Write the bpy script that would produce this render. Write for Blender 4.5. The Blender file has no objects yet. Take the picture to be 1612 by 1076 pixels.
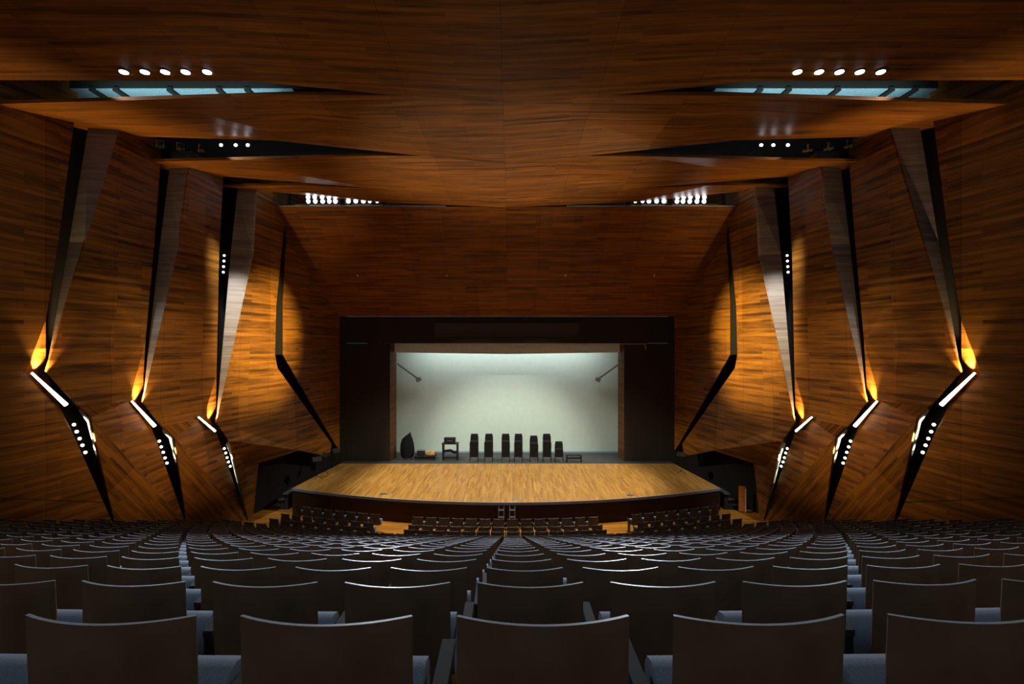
import bpy, bmesh, math, random
from mathutils import Vector, Matrix
from mathutils.geometry import delaunay_2d_cdt
random.seed(7)
R = math.radians
SC = bpy.context.scene
COL = SC.collection

# ------------------------------------------------------------------ camera, world, exposure, large lights
F = 790.0                      # focal length in pixels of the 1612 px frame
CX, CZ = 0.21, 8.6             # camera place: off the hall axis, 8.6 m above the flat front floor
cam_d = bpy.data.cameras.new('camera')
cam_d.sensor_width = 36.0
cam_d.lens = 36.0 * F / 1612.0
cam_d.shift_x = 2.5 / 1612.0
cam_d.clip_start = 0.05
cam_d.clip_end = 200
cam = bpy.data.objects.new('camera', cam_d)
COL.objects.link(cam)
cam.location = (CX, 0, CZ)
cam.rotation_euler = (R(90), 0, 0)
SC.camera = cam

W = bpy.data.worlds.new('world')
SC.world = W
W.use_nodes = True
W.node_tree.nodes['Background'].inputs[0].default_value = (0.88, 0.95, 1.0, 1)
W.node_tree.nodes['Background'].inputs[1].default_value = 0.25

SC.view_settings.view_transform = 'Standard'
SC.view_settings.look = 'None'
SC.view_settings.exposure = 0.0
SC.view_settings.gamma = 1.0
SC.view_settings.use_curve_mapping = False
try:
    SC.cycles.use_denoising = True
    SC.cycles.max_bounces = 8
    SC.cycles.diffuse_bounces = 5
    SC.cycles.sample_clamp_indirect = 4.0
except Exception:
    pass


def spot(name, loc, target, power, angle, blend=0.5, color=(1, 1, 1), radius=0.1):
    d = bpy.data.lights.new(name, 'SPOT')
    d.energy = power
    d.spot_size = R(angle)
    d.spot_blend = blend
    d.color = color
    d.shadow_soft_size = radius
    o = bpy.data.objects.new(name, d)
    COL.objects.link(o)
    o.location = loc
    o.rotation_euler = (Vector(target) - Vector(loc)).to_track_quat('-Z', 'Y').to_euler()
    return o


def area(name, loc, target, sx, sy, power, color=(1, 1, 1), spread=180):
    d = bpy.data.lights.new(name, 'AREA')
    d.shape = 'RECTANGLE'
    d.size = sx
    d.size_y = sy
    d.energy = power
    d.color = color
    d.spread = R(spread)
    o = bpy.data.objects.new(name, d)
    COL.objects.link(o)
    o.location = loc
    o.rotation_euler = (Vector(target) - Vector(loc)).to_track_quat('-Z', 'Y').to_euler()
    return o


WARM = (1.0, 0.72, 0.36)
COOL = (0.82, 0.91, 1.0)
STG = 1.1                      # stage level above the front floor
# stage lights of the ceiling bar over the apron
for s in (-1, 1):
    spot('stage_spot', (s * 8.0, 24.7, CZ + 6.2), (s * 0.5, 27.6, STG), 9500, 66, 0.5, (1.0, 0.97, 0.80), 0.10)
    # lamps of the bar that cross over to the far side wall
    spot('wall_spot', (-s * 8.5, 24.6, CZ + 6.3), (s * 11.6, 24.6, CZ + 0.2), 54000, 20, 0.9, (1.0, 0.80, 0.30), 0.2)
    # added fill that brightens the ceiling centre; no lamp stands here
    spot('ceiling_fill', (s * 10.6, 26.6, STG + 0.6), (s * 0.5, 20.3, CZ + 6.8), 5200, 42, 1.0, (1.0, 0.80, 0.45), 0.15)
    # lamps in the second ceiling slot: the edge of the third wall fin
    spot('fin_spot', (s * 11.5, 20.2, CZ + 6.3), (s * 12.15, 22.8, CZ + 0.8), 4200, 34, 0.9, COOL, 0.2)
    spot('fin_spot', (s * 12.3, 14.3, CZ + 6.4), (s * 12.75, 19.5, CZ - 0.9), 1300, 20, 1.0, COOL, 0.2)
    # row of ceiling downlights over the seats
    spot('seat_spot', (s * 8.6, 13.0, CZ + 6.6), (s * 3.5, 8.0, CZ - 3.5), 4200, 56, 0.9, COOL, 0.3)
    # bar lamps that look back over the stalls
    spot('stalls_spot', (s * 6.0, 24.5, CZ + 6.4), (s * 0.5, 9.0, CZ - 4.0), 7500, 46, 0.9, COOL, 0.3)
    # work light in the first ceiling slot
    area('slot_work_light', (s * 10.0, 15.1, CZ + 7.1), (s * 10.0, 16.3, CZ + 8.0), 5.5, 0.2, 48, (0.50, 0.88, 1.0), 110)
    # lamps that graze the edges of the second and third ceiling panels
    spot('edge_spot', (s * 11.6, 13.75, CZ + 6.97), (s * 8.6, 14.02, CZ + 6.83), 600, 34, 0.8, COOL, 0.05)
    spot('edge_spot', (s * 10.9, 18.35, CZ + 6.97), (s * 8.4, 18.62, CZ + 6.84), 600, 34, 0.8, COOL, 0.05)
# cyclorama lights behind the border
area('cyclorama_light', (0, 32.55, CZ - 0.2), (0, 33.9, CZ - 2.0), 11.0, 0.3, 85, (0.95, 0.98, 1.0))
area('stage_wash', (0, 32.70, CZ + 0.1), (0, 33.6, CZ - 6.5), 13.0, 0.3, 130, (0.93, 1.0, 0.97))

# ------------------------------------------------------------------ materials


def new_mat(name):
    m = bpy.data.materials.new(name)
    m.use_nodes = True
    nt = m.node_tree
    return m, nt, nt.nodes['Principled BSDF']


def plain(name, col, rough=0.6, metal=0.0, bump=0.0, scale=40, spec=0.4, vary=0.15):
    m, nt, p = new_mat(name)
    tc = nt.nodes.new('ShaderNodeTexCoord')
    n = nt.nodes.new('ShaderNodeTexNoise')
    n.inputs['Scale'].default_value = scale
    n.inputs['Detail'].default_value = 3
    nt.links.new(tc.outputs['Object'], n.inputs['Vector'])
    r = nt.nodes.new('ShaderNodeValToRGB')
    r.color_ramp.elements[0].position = 0.3
    r.color_ramp.elements[1].position = 0.7
    r.color_ramp.elements[0].color = tuple(c * (1 - vary) for c in col) + (1,)
    r.color_ramp.elements[1].color = tuple(min(1, c * (1 + vary)) for c in col) + (1,)
    nt.links.new(n.outputs['Fac'], r.inputs['Fac'])
    nt.links.new(r.outputs['Color'], p.inputs['Base Color'])
    p.inputs['Roughness'].default_value = rough
    p.inputs['Metallic'].default_value = metal
    p.inputs['Specular IOR Level'].default_value = spec
    if bump:
        b = nt.nodes.new('ShaderNodeBump')
        b.inputs['Strength'].default_value = bump
        b.inputs['Distance'].default_value = 0.004
        nt.links.new(n.outputs['Fac'], b.inputs['Height'])
        nt.links.new(b.outputs['Normal'], p.inputs['Normal'])
    return m


def glow(name, col, strength):
    m, nt, p = new_mat(name)
    p.inputs['Base Color'].default_value = (0.8, 0.8, 0.8, 1)
    p.inputs['Emission Color'].default_value = col + (1,)
    p.inputs['Emission Strength'].default_value = strength
    return m


def wood(name, light, dark, plank=2.6, row=0.13, panel=(2.1, 1.3), rough=0.42, streak=1.0, swap=False, contrast=1.0, spec=0.12):
    """planks along u with streaky grain, laid in larger veneer panels; UV is in metres"""
    m, nt, p = new_mat(name)
    L = nt.links
    uv = nt.nodes.new('ShaderNodeUVMap')
    src = uv.outputs['UV']
    if swap:
        sp = nt.nodes.new('ShaderNodeSeparateXYZ')
        cb = nt.nodes.new('ShaderNodeCombineXYZ')
        L.new(src, sp.inputs[0])
        L.new(sp.outputs['Y'], cb.inputs['X'])
        L.new(sp.outputs['X'], cb.inputs['Y'])
        src = cb.outputs[0]

    def brick(w, h, mortar, off):
        b = nt.nodes.new('ShaderNodeTexBrick')
        b.inputs['Scale'].default_value = 1.0
        b.inputs['Brick Width'].default_value = w
        b.inputs['Row Height'].default_value = h
        b.inputs['Mortar Size'].default_value = mortar
        b.inputs['Mortar Smooth'].default_value = 0.1
        b.inputs['Bias'].default_value = 0.0
        b.inputs['Color1'].default_value = (0, 0, 0, 1)
        b.inputs['Color2'].default_value = (1, 1, 1, 1)
        b.inputs['Mortar'].default_value = (0, 0, 0, 1)
        b.offset = off
        L.new(src, b.inputs['Vector'])
        return b

    def noise(su, sv, detail=3):
        mp = nt.nodes.new('ShaderNodeMapping')
        mp.inputs['Scale'].default_value = (su, sv, 1)
        L.new(src, mp.inputs['Vector'])
        n = nt.nodes.new('ShaderNodeTexNoise')
        n.inputs['Scale'].default_value = 1.0
        n.inputs['Detail'].default_value = detail
        n.inputs['Roughness'].default_value = 0.6
        L.new(mp.outputs[0], n.inputs['Vector'])
        return n

    def math_(op, a, b):
        x = nt.nodes.new('ShaderNodeMath')
        x.operation = op
        for i, v in enumerate((a, b)):
            if isinstance(v, (int, float)):
                x.inputs[i].default_value = v
            else:
                L.new(v, x.inputs[i])
        return x.outputs[0]

    b1 = brick(plank, row, 0.002, 0.37)
    b2 = brick(panel[0], panel[1], 0.006, 0.0)
    n1 = noise(0.45, 7.0, 4)
    n2 = noise(1.2, 45.0, 3)
    t = math_('MULTIPLY', b1.outputs['Color'], 0.30)
    t = math_('ADD', t, math_('MULTIPLY', b2.outputs['Color'], 0.16))
    t = math_('ADD', t, math_('MULTIPLY', math_('SUBTRACT', n1.outputs['Fac'], 0.28), 1.15 * streak))
    t = math_('ADD', t, math_('MULTIPLY', math_('SUBTRACT', n2.outputs['Fac'], 0.5), 0.35 * streak))
    t = math_('ADD', math_('MULTIPLY', math_('SUBTRACT', t, 0.5), contrast), 0.5)
    r = nt.nodes.new('ShaderNodeValToRGB')
    r.color_ramp.elements[0].position = 0.08
    r.color_ramp.elements[0].color = dark + (1,)
    r.color_ramp.elements[1].position = 0.95
    r.color_ramp.elements[1].color = light + (1,)
    L.new(t, r.inputs['Fac'])
    mx = nt.nodes.new('ShaderNodeMixRGB')
    mx.blend_type = 'MULTIPLY'
    L.new(math_('MULTIPLY', math_('MAXIMUM', b1.outputs['Fac'], b2.outputs['Fac']), 0.55), mx.inputs['Fac'])
    L.new(r.outputs['Color'], mx.inputs['Color1'])
    mx.inputs['Color2'].default_value = (0.1, 0.1, 0.1, 1)
    L.new(mx.outputs['Color'], p.inputs['Base Color'])
    p.inputs['Roughness'].default_value = rough
    p.inputs['Specular IOR Level'].default_value = spec
    return m


M = {}
M['wall_wood'] = wood('wall_veneer', (0.36, 0.135, 0.016), (0.05, 0.015, 0.0025), 2.6, 0.12, (1.9, 3.1), 0.45, contrast=1.3)
M['ceil_wood'] = wood('ceiling_veneer', (0.42, 0.145, 0.015), (0.06, 0.017, 0.003), 3.2, 0.11, (2.6, 2.2), 0.45, contrast=1.2, spec=0.22)
M['front_wood'] = wood('front_veneer', (0.38, 0.125, 0.017), (0.06, 0.017, 0.004), 2.4, 0.12, (1.75, 2.1), 0.5)
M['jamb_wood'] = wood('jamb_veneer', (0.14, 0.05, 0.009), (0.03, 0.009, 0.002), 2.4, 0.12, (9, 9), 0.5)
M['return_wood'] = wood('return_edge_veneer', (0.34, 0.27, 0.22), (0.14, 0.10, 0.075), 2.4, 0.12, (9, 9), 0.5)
M['parquet'] = wood('stage_parquet', (0.58, 0.315, 0.085), (0.22, 0.095, 0.018), 0.9, 0.11, (40, 40), 0.4, streak=0.75, swap=True)
M['floor_wood'] = wood('hall_floor_wood', (0.50, 0.215, 0.03), (0.16, 0.055, 0.006), 1.6, 0.12, (40, 40), 0.45, streak=0.8)
M['fascia'] = wood('stage_fascia_wood', (0.085, 0.038, 0.018), (0.03, 0.013, 0.007), 2.0, 1.2, (1.2, 40), 0.55, streak=0.5)
M['seat_wood'] = plain('seat_shell_wood', (0.10, 0.071, 0.048), 0.42, scale=6, spec=0.35, vary=0.25)
M['seat_lit_edge'] = plain('seat_shell_lit_edge', (0.34, 0.38, 0.43), 0.3, spec=0.6, vary=0.1)  # pale rim colour stands in for light caught by the top edge
M['fabric'] = plain('blue_grey_upholstery', (0.17, 0.21, 0.27), 0.85, bump=0.3, scale=160)
M['dark_fabric'] = plain('dark_upholstery', (0.009, 0.008, 0.008), 0.9, bump=0.3, scale=160, spec=0.15)
M['arm'] = plain('armrest_black', (0.022, 0.021, 0.021), 0.75, spec=0.2)
M['steel'] = plain('brushed_steel', (0.35, 0.36, 0.38), 0.35, 0.9)
M['dark_metal'] = plain('dark_metal', (0.016, 0.016, 0.018), 0.5, 0.2, spec=0.25)
M['black'] = plain('matt_black_paint', (0.03, 0.025, 0.020), 0.85, spec=0.15)
M['cavity'] = plain('cavity_black', (0.012, 0.010, 0.009), 0.9, spec=0.1)
M['black_floor'] = plain('black_stage_floor', (0.035, 0.036, 0.038), 0.6, spec=0.5)
M['edge_band'] = plain('stage_edge_band', (0.26, 0.29, 0.34), 0.45)
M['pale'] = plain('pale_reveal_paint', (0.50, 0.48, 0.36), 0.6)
M['cyc'] = plain('cyclorama_cloth', (0.48, 0.575, 0.53), 0.9, scale=3, vary=0.03)
M['white_cloth'] = plain('white_border_cloth', (0.72, 0.75, 0.76), 0.9, scale=3, vary=0.03)
M['grey_cloth'] = plain('grey_border_cloth', (0.62, 0.66, 0.60), 0.9, scale=3, vary=0.05)
M['shadow_grey'] = plain('shadow_grey', (0.17, 0.17, 0.16), 0.7)  # grey of a shadow, for the slanting bars at the backdrop
M['hem'] = plain('blue_lit_hem', (0.20, 0.30, 0.42), 0.8)  # blue light on the hem is put into its colour
M['brown_panel'] = plain('dark_brown_panel', (0.05, 0.028, 0.02), 0.6)
M['mesh_plate'] = plain('perforated_plate', (0.42, 0.52, 0.55), 0.5, 0.2, scale=14)
M['lens'] = glow('lamp_lens', (1.0, 0.97, 0.93), 9.0)
M['lens_warm'] = glow('lamp_lens_warm', (1.0, 0.88, 0.62), 6.0)
M['lens_cool'] = glow('lamp_lens_cool', (0.9, 0.96, 1.0), 12.0)
M['bar_lens'] = glow('light_bar_lens', (1.0, 0.93, 0.90), 5.0)
M['tan'] = plain('tan_cable', (0.55, 0.32, 0.10), 0.7)
M['white'] = plain('white_paint', (0.7, 0.7, 0.7), 0.6)
M['orange_wood'] = plain('orange_wood', (0.55, 0.17, 0.03), 0.5, scale=9)
M['cloth_black'] = plain('black_cover_cloth', (0.008, 0.008, 0.009), 0.95, spec=0.1)

# ------------------------------------------------------------------ helpers


class MB:
    def __init__(s):
        s.v, s.f, s.m, s.uv = [], [], [], None
        s.smooth = []

    def add(s, verts, faces, mat=0, smooth=False):
        o = len(s.v)
        s.v += [tuple(p) for p in verts]
        for f in faces:
            s.f.append([i + o for i in f])
            s.m.append(mat)
            s.smooth.append(smooth)
        return s

    def box(s, c, d, mat=0, rz=0.0, rx=0.0, ry=0.0):
        x, y, z = (k / 2 for k in d)
        vs = [Vector(q) for q in ((-x, -y, -z), (x, -y, -z), (x, y, -z), (-x, y, -z), (-x, -y, z), (x, -y, z), (x, y, z), (-x, y, z))]
        m = Matrix.Rotation(rz, 3, 'Z') @ Matrix.Rotation(rx, 3, 'X') @ Matrix.Rotation(ry, 3, 'Y')
        vs = [m @ q + Vector(c) for q in vs]
        return s.add(vs, [(0, 3, 2, 1), (4, 5, 6, 7), (0, 1, 5, 4), (1, 2, 6, 5), (2, 3, 7, 6), (3, 0, 4, 7)], mat)

    def tube(s, p0, p1, r0, r1=None, n=10, mat=0, cap=True):
        r1 = r0 if r1 is None else r1
        p0, p1 = Vector(p0), Vector(p1)
        q = (p1 - p0).to_track_quat('Z', 'Y')
        vs = []
        for p, r in ((p0, r0), (p1, r1)):
            for k in range(n):
                a = 2 * math.pi * k / n
                vs.append(p + q @ Vector((r * math.cos(a), r * math.sin(a), 0)))
        s.add(vs, [(k, (k + 1) % n, n + (k + 1) % n, n + k) for k in range(n)], mat, True)
        if cap:
            s.add(vs, [tuple(range(n))[::-1], tuple(range(n, 2 * n))], mat)
        return s

    def path(s, pts, r, n=8, mat=0):
        for a, b in zip(pts[:-1], pts[1:]):
            s.tube(a, b, r, r, n, mat)
        return s

    def build(s, name, mats, parent=None, kind=None):
        me = bpy.data.meshes.new(name)
        me.from_pydata(s.v, [], s.f)
        me.update()
        for mm in (mats if isinstance(mats, (list, tuple)) else [mats]):
            me.materials.append(mm)
        uvl = me.uv_layers.new(name='UVMap')
        for p, mi, sm in zip(me.polygons, s.m, s.smooth):
            p.material_index = mi
            p.use_smooth = sm
            nx, ny, nz = (abs(k) for k in p.normal)
            for li in p.loop_indices:
                x, y, z = me.vertices[me.loops[li].vertex_index].co
                if nz > max(nx, ny) * 0.9:
                    uvl.data[li].uv = (x, y)
                elif nx > ny:
                    uvl.data[li].uv = (y, z)
                else:
                    uvl.data[li].uv = (x, z)
        o = bpy.data.objects.new(name, me)
        COL.objects.link(o)
        if parent:
            o.parent = parent
        if kind:
            o['kind'] = kind
        return o


def empty(name, loc=(0, 0, 0), rz=0.0):
    o = bpy.data.objects.new(name, None)
    COL.objects.link(o)
    o.location = loc
    o.rotation_euler = (0, 0, rz)
    o.empty_display_size = 0.1
    return o


def tag(o, label, cat, group=None, kind=None):
    o['label'] = label
    o['category'] = cat
    if group:
        o['group'] = group
    if kind:
        o['kind'] = kind
    return o


KIDS = {}


def kids(o):
    return [c for c in KIDS.get(o.name, [])]


def register(o):
    KIDS[o.name] = [c for c in COL.objects if c.parent == o]


def dup(src, loc, rot, label=None):
    r = src.copy()
    COL.objects.link(r)
    r.location = loc
    r.rotation_euler = rot
    if label:
        r['label'] = label
    for ch in kids(src):
        c = ch.copy()
        COL.objects.link(c)
        c.parent = r
        for g in kids(ch):
            d = g.copy()
            COL.objects.link(d)
            d.parent = c
    return r


def pix(x, y, z):
    """point at depth z that the pixel (x, y) of the frame looks at"""
    return Vector((CX + (x - 803.5) / F * z, z, CZ + (538 - y) / F * z))


ORD = ['zeroth', 'first', 'second', 'third', 'fourth', 'fifth', 'sixth', 'seventh', 'eighth', 'ninth', 'tenth', 'eleventh', 'twelfth', 'thirteenth',
       'fourteenth', 'fifteenth', 'sixteenth', 'seventeenth', 'eighteenth', 'nineteenth', 'twentieth', 'twenty-first', 'twenty-second',
       'twenty-third', 'twenty-fourth', 'twenty-fifth', 'twenty-sixth', 'twenty-seventh', 'twenty-eighth']

# ------------------------------------------------------------------ the rake: row lines
PITCH = 0.874
NROW = 21


def row_z(n):
    return 1.388 + PITCH * n


def top_drop(z):
    return 0.241 + 0.3727 * z


def rad(z):
    return 28 + max(0.0, 22 - z) * 3.3


def arc(z0, s):
    """point on the row through depth z0 at arc length s from the hall axis, and the turn of a seat there"""
    r = rad(z0)
    a = s / r
    return r * math.sin(a), z0 + r * (1 - math.cos(a)), a


def wall_x(z):
    return 12.04 + 0.222 * (23.5 - z)


# floor: stepped tiers, then the flat front floor
mb = MB()
SEG = 36
HW = 15.2


def arc_y(z0, x):
    r = rad(z0)
    return z0 + r - math.sqrt(r * r - x * x)


tiers = [(row_z(n) - 0.15, CZ - top_drop(row_z(n)) - 0.85) for n in range(-3, NROW)]
tiers.append((19.55, 0.16))
tiers.append((20.35, 0.0))
xs = [-HW + 2 * HW * k / SEG for k in range(SEG + 1)]
for i, (y0, zf) in enumerate(tiers):
    y1 = tiers[i + 1][0] if i + 1 < len(tiers) else None
    a = [(x, arc_y(y0, x), zf) for x in xs]
    if y1 is None:
        b = [(x, 34.4, zf) for x in xs]
        znext = None
    else:
        b = [(x, arc_y(y1, x), zf) for x in xs]
        znext = tiers[i + 1][1]
    n = len(xs)
    vs = a + b
    fs = [(k, k + 1, n + k + 1, n + k) for k in range(SEG)]
    mb.add(vs, fs)
    if znext is not None and znext != zf:
        c = [(x, y, znext) for (x, y, _) in b]
        mb.add(b + c, [(k, n + k, n + k + 1, k + 1) for k in range(SEG)])
mb.build('floor', M['floor_wood'], kind='structure')

# ------------------------------------------------------------------ side walls: folded veneer plates with slots


def wl(x, y, n=0.0):
    """left wall point seen at pixel (x, y), n metres in front of the wall line"""
    r = (803.5 - x) / F
    z = (12.04 + 0.222 * 23.5 - n + CX) / (r + 0.222)
    return Vector((-(r * z - CX), z, CZ + (538 - y) / F * z))


def mir(p, s):
    return Vector((p.x * (1 if s < 0 else -1), p.y, p.z))


FINS = [
    dict(L=[(125, 130), (105, 280), (92, 381), (72, 504), (72, 583), (91, 635), (113, 678), (150, 761), (177, 822)],
         G=(40, 587), R=[(212, 130), (189, 200), (134, 381), (73, 584), (127, 641.5), (143, 656.6), (154, 708), (181, 822)],
         Fi=[(152, 130), (139, 200), (109, 381)], Ri=[(98, 625), (124, 647), (136.6, 664), (141.6, 683), (148, 708)],
         lamps=[(116.5, 668), (120.8, 679), (125.3, 690), (129.8, 700.5), (134.4, 711.6)], bar=[(50, 588), (104, 638)]),
    dict(L=[(254, 238), (249, 306), (243, 384), (229, 536), (224, 631), (239, 675), (247, 694.5), (265, 747), (291.5, 821)],
         G=(204, 630), R=[(305, 238), (296, 278), (282, 384), (225, 632), (257, 671), (274.5, 687.5), (280, 724), (294, 821)],
         Fi=[(270, 238), (265, 278), (252, 384)], Ri=[(240, 658), (255.5, 679), (266, 690), (269.5, 700), (274, 721)],
         lamps=[(250.8, 694), (253.8, 703), (257, 711.5), (259.7, 720.4), (262.8, 728.5)], bar=[(207, 632), (243, 671)]),
    dict(L=[(352, 272), (350, 306), (345, 400), (341, 587), (339.5, 663.5), (341, 682), (354.5, 719.6), (371, 767), (388.5, 819)],
         G=(321, 657), R=[(408, 275), (404, 306), (399, 400), (340.5, 664), (360, 693), (368, 725), (376, 760), (390.5, 819)],
         Fi=[(377, 275), (373, 306), (363, 400)], Ri=[(346, 682), (355, 699), (361, 712), (365, 727), (373, 760)],
         lamps=[(353, 705.6), (355.3, 712.6), (357.5, 719.9), (359.8, 726.8), (362.6, 733.5)], bar=[(312, 657), (338, 679)]),
]
LN = [0, 0, 0, 0.0, -0.62, -0.18, 0, 0, 0]
RN = [0.55, 0.42, 0.30, 0.0, 0.18, 0.60, 0.50, 0.0]


def plate(name, pts, creases, s, parent, extra=(), lower=None):
    """pts: boundary [(px, py, n)] in order; extra: inner points; creases: index pairs"""
    allp = list(pts) + list(extra)
    P3 = [wl(*q) for q in allp]
    P2 = [Vector((p.y, p.z)) for p in P3]
    nb = len(pts)
    edges = [(k, (k + 1) % nb) for k in range(nb)] + list(creases)
    vo, eo, fo, ov, oe, of = delaunay_2d_cdt(P2, edges, [list(range(nb))], 1, 1e-5)
    vs = []
    for v2, src in zip(vo, ov):
        if src:
            vs.append(mir(P3[src[0]], s))
        else:
            r = min(P3, key=lambda p: (p.y - v2.x) ** 2 + (p.z - v2.y) ** 2)
            vs.append(mir(Vector((r.x, v2.x, v2.y)), s))
    m = MB()
    fs = []
    for f in fo:
        a, b, c = (vs[i] for i in f[:3])
        nn = (b - a).cross(c - a)
        if nn.x * (-s) < 0:
            f = list(f)[::-1]
        fs.append(tuple(f))
    m.add(vs, fs)
    o = m.build(name, M['wall_wood'], parent)
    if lower:
        # the veneer of the lower fold runs along the fold line
        ids = {i for i, src in enumerate(ov) if src and src[0] in lower}
        a, b = (P2[k] for k in (lower[0], lower[-1]))
        th = math.atan2(b.y - a.y, b.x - a.x)
        ca, sa = math.cos(-th), math.sin(-th)
        uvd = o.data.uv_layers[0].data
        for p in o.data.polygons:
            if all(v in ids for v in p.vertices):
                for li in p.loop_indices:
                    u, v = uvd[li].uv
                    uvd[li].uv = (u * ca - v * sa + 3.1, u * sa + v * ca + 7.7)
    sd = o.modifiers.new('thickness', 'SOLIDIFY')
    sd.thickness = 0.07
    sd.offset = -1
    return o


def strip(name, outer, inner, s, parent, mat):
    m = MB()
    n = len(outer)
    vs = [mir(p, s) for p in outer] + [mir(p, s) for p in inner]
    fs = []
    for k in range(n - 1):
        f = (k, k + 1, n + k + 1, n + k)
        a, b, c = vs[f[0]], vs[f[1]], vs[f[2]]
        nn = (b - a).cross(c - a)
        if nn.y > 0:
            f = f[::-1]
        fs.append(f)
    m.add(vs, fs)
    return m.build(name, mat, parent)


wall_spots = []
LAMP_PROTO = None
BAR_PROTO = None
SIDE = {-1: 'left', 1: 'right'}
for s in (-1, 1):
    # dark cavity behind the plates
    m = MB()
    zs = [2.0, 12.0, 23.5, 32.6]
    lo = [mir(Vector((-(wall_x(z) + 0.95), z, -0.02)), s) for z in zs]
    hi = [mir(Vector((-(wall_x(z) + 0.95), z, CZ + 7.6)), s) for z in zs]
    n = len(zs)
    fs = [(k, k + 1, n + k + 1, n + k) if s > 0 else (k, n + k, n + k + 1, k + 1) for k in range(n - 1)]
    m.add(lo + hi, fs)
    wall = m.build('wall_' + SIDE[s], M['cavity'], kind='structure')
    f0 = FINS[0]
    # near plate
    z0 = 2.5

    def near(y_h):
        return y_h
    L = f0['L']
    pts = [(-3400, 1150, 0), ] if False else []
    # the near plate runs out of frame: give its far corners as pixels left of the frame on the same wall line
    pts = [(-2200, 1900, 0.0), (-420, 990, 0.0)] + [(x, y, n_) for (x, y), n_ in zip(reversed(L), reversed(LN))] + [(-420, -150, 0.15), (-2200, -1200, 0.15)]
    nb = len(pts)
    iLh = 2
    iLe, iLd, iLc = 2 + 3, 2 + 4, 2 + 5
    gi = nb
    ci = nb + 1
    plate('veneer_panel', pts, [(gi, iLe), (gi, iLd), (gi, iLc), (ci, iLh)], s, wall, [f0['G'] + (0.0,), (-420, 300, 0.2)])
    for i, f in enumerate(FINS):
        Rp = [(x, y, n_) for (x, y), n_ in zip(f['R'], RN)]
        if i < 2:
            g = FINS[i + 1]
            Lp = [(x, y, n_) for (x, y), n_ in zip(g['L'], LN)]
            pts = Rp[::-1] + Rp[:0]
            # order: up the near edge, over the top, down the far edge
            pts = [Rp[7], Rp[6], Rp[5], Rp[4], Rp[3], Rp[2], Rp[1], Rp[0]] + Lp
            nb = len(pts)
            plate('veneer_panel', pts, [(2, nb - 1), (nb, 8 + 3), (nb, 8 + 4), (nb, 8 + 5)], s, wall, [g['G'] + (0.0,)], (2, 1, 0, nb - 1))
        # upper fin: the plate's return edge, widening upwards
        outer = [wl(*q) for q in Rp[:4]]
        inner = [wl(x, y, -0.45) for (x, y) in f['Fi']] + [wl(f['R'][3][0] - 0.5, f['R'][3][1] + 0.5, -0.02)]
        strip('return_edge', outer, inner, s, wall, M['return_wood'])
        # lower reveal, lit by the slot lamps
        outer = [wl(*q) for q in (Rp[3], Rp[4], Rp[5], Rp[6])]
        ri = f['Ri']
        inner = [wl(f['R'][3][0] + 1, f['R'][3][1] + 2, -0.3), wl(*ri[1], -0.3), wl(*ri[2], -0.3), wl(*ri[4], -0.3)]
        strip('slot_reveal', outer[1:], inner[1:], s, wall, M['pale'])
        outer2 = [wl(*Rp[3]), wl(*Rp[4])]
        strip('slot_lining', outer2, inner[:2], s, wall, M['black'])
        strip('slot_lining', [wl(*Rp[6]), wl(*Rp[7])], [wl(*ri[4], -0.3), wl(f['R'][7][0] - 1, f['R'][7][1], -0.2)], s, wall, M['black'])
        # spotlights in the slot
        which = ['nearest', 'middle', 'farthest'][i]
        for k, (x, y) in enumerate(f['lamps']):
            p = mir(wl(x, y, -0.25), s)
            if LAMP_PROTO is None:
                LAMP_PROTO = empty('slot_spotlight')
                b = MB()
                b.tube((0, 0.12, 0), (0, 0, 0), 0.05, 0.062, 14)
                b.build('housing', M['dark_metal'], LAMP_PROTO)
                b = MB()
                b.tube((0, -0.001, 0), (0, -0.012, 0), 0.05, 0.046, 14)
                b.build('lens', M['lens_warm'], LAMP_PROTO)
                b = MB()
                b.box((0, 0.19, 0), (0.02, 0.16, 0.02))
                b.build('bracket', M['dark_metal'], LAMP_PROTO)
                LAMP_PROTO['category'] = 'spotlight'
                LAMP_PROTO['group'] = 'spotlights in the wall slots'
                register(LAMP_PROTO)
                o = LAMP_PROTO
                o.location = p
            else:
                o = dup(LAMP_PROTO, p, (0, 0, 0))
            aim = Vector((-p.x * 0.55, p.y - 4.5 - 1.5 * i, CZ - 3.0))
            o.rotation_euler = (0, 0, R(38) * (1 if s < 0 else -1))
            nth = ['topmost', 'second from the top', 'middle', 'second from the bottom', 'bottom'][k]
            o['label'] = 'round spotlight, %s of five in the %s %s wall slot' % (nth, which, SIDE[s])
        # light bar at the kink
        a, b_ = (mir(wl(x, y, 0.09 if i < 2 else 0.2), s) for (x, y) in f['bar'])
        t = empty('light_bar', (a + b_) / 2)
        c = (a + b_) / 2
        h = MB()
        h.tube(a - c, b_ - c, 0.05, 0.06, 10)
        h.build('housing', M['dark_metal'], t)
        off = Vector((0.045 * -s, -0.05, 0.03))
        h = MB()
        h.tube(a - c + off, b_ - c + off, 0.03, 0.062 if i < 2 else 0.045, 12)
        h.build('lens', M['bar_lens'], t)
        tag(t, 'white glowing light bar at the kink of the %s slot of the %s wall' % (which, SIDE[s]), 'light bar', 'light bars at the wall kinks')
        # its light: up over the wall fold above
        kx, ky = f['R'][3]
        mid = mir(wl(kx - [6, 6, 5][i], ky + [6, 5, 2][i], 0.01), s)
        q1 = mir(wl(kx - [9, 5, 4][i], ky - 45, -0.20), s)
        spot('bar_glow', mid, q1, [1250, 1100, 760][i], 80, 0.6, (1.0, 0.70, 0.33), 0.05)
        # the five slot lamps shine over to the opposite wall and onto the reveal beside them
        p = mir(wl(*f['lamps'][2], 0.12), s)
        tgt = Vector((-p.x * 0.98, 18.7 + i * 1.6, CZ - 2.2))
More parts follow.
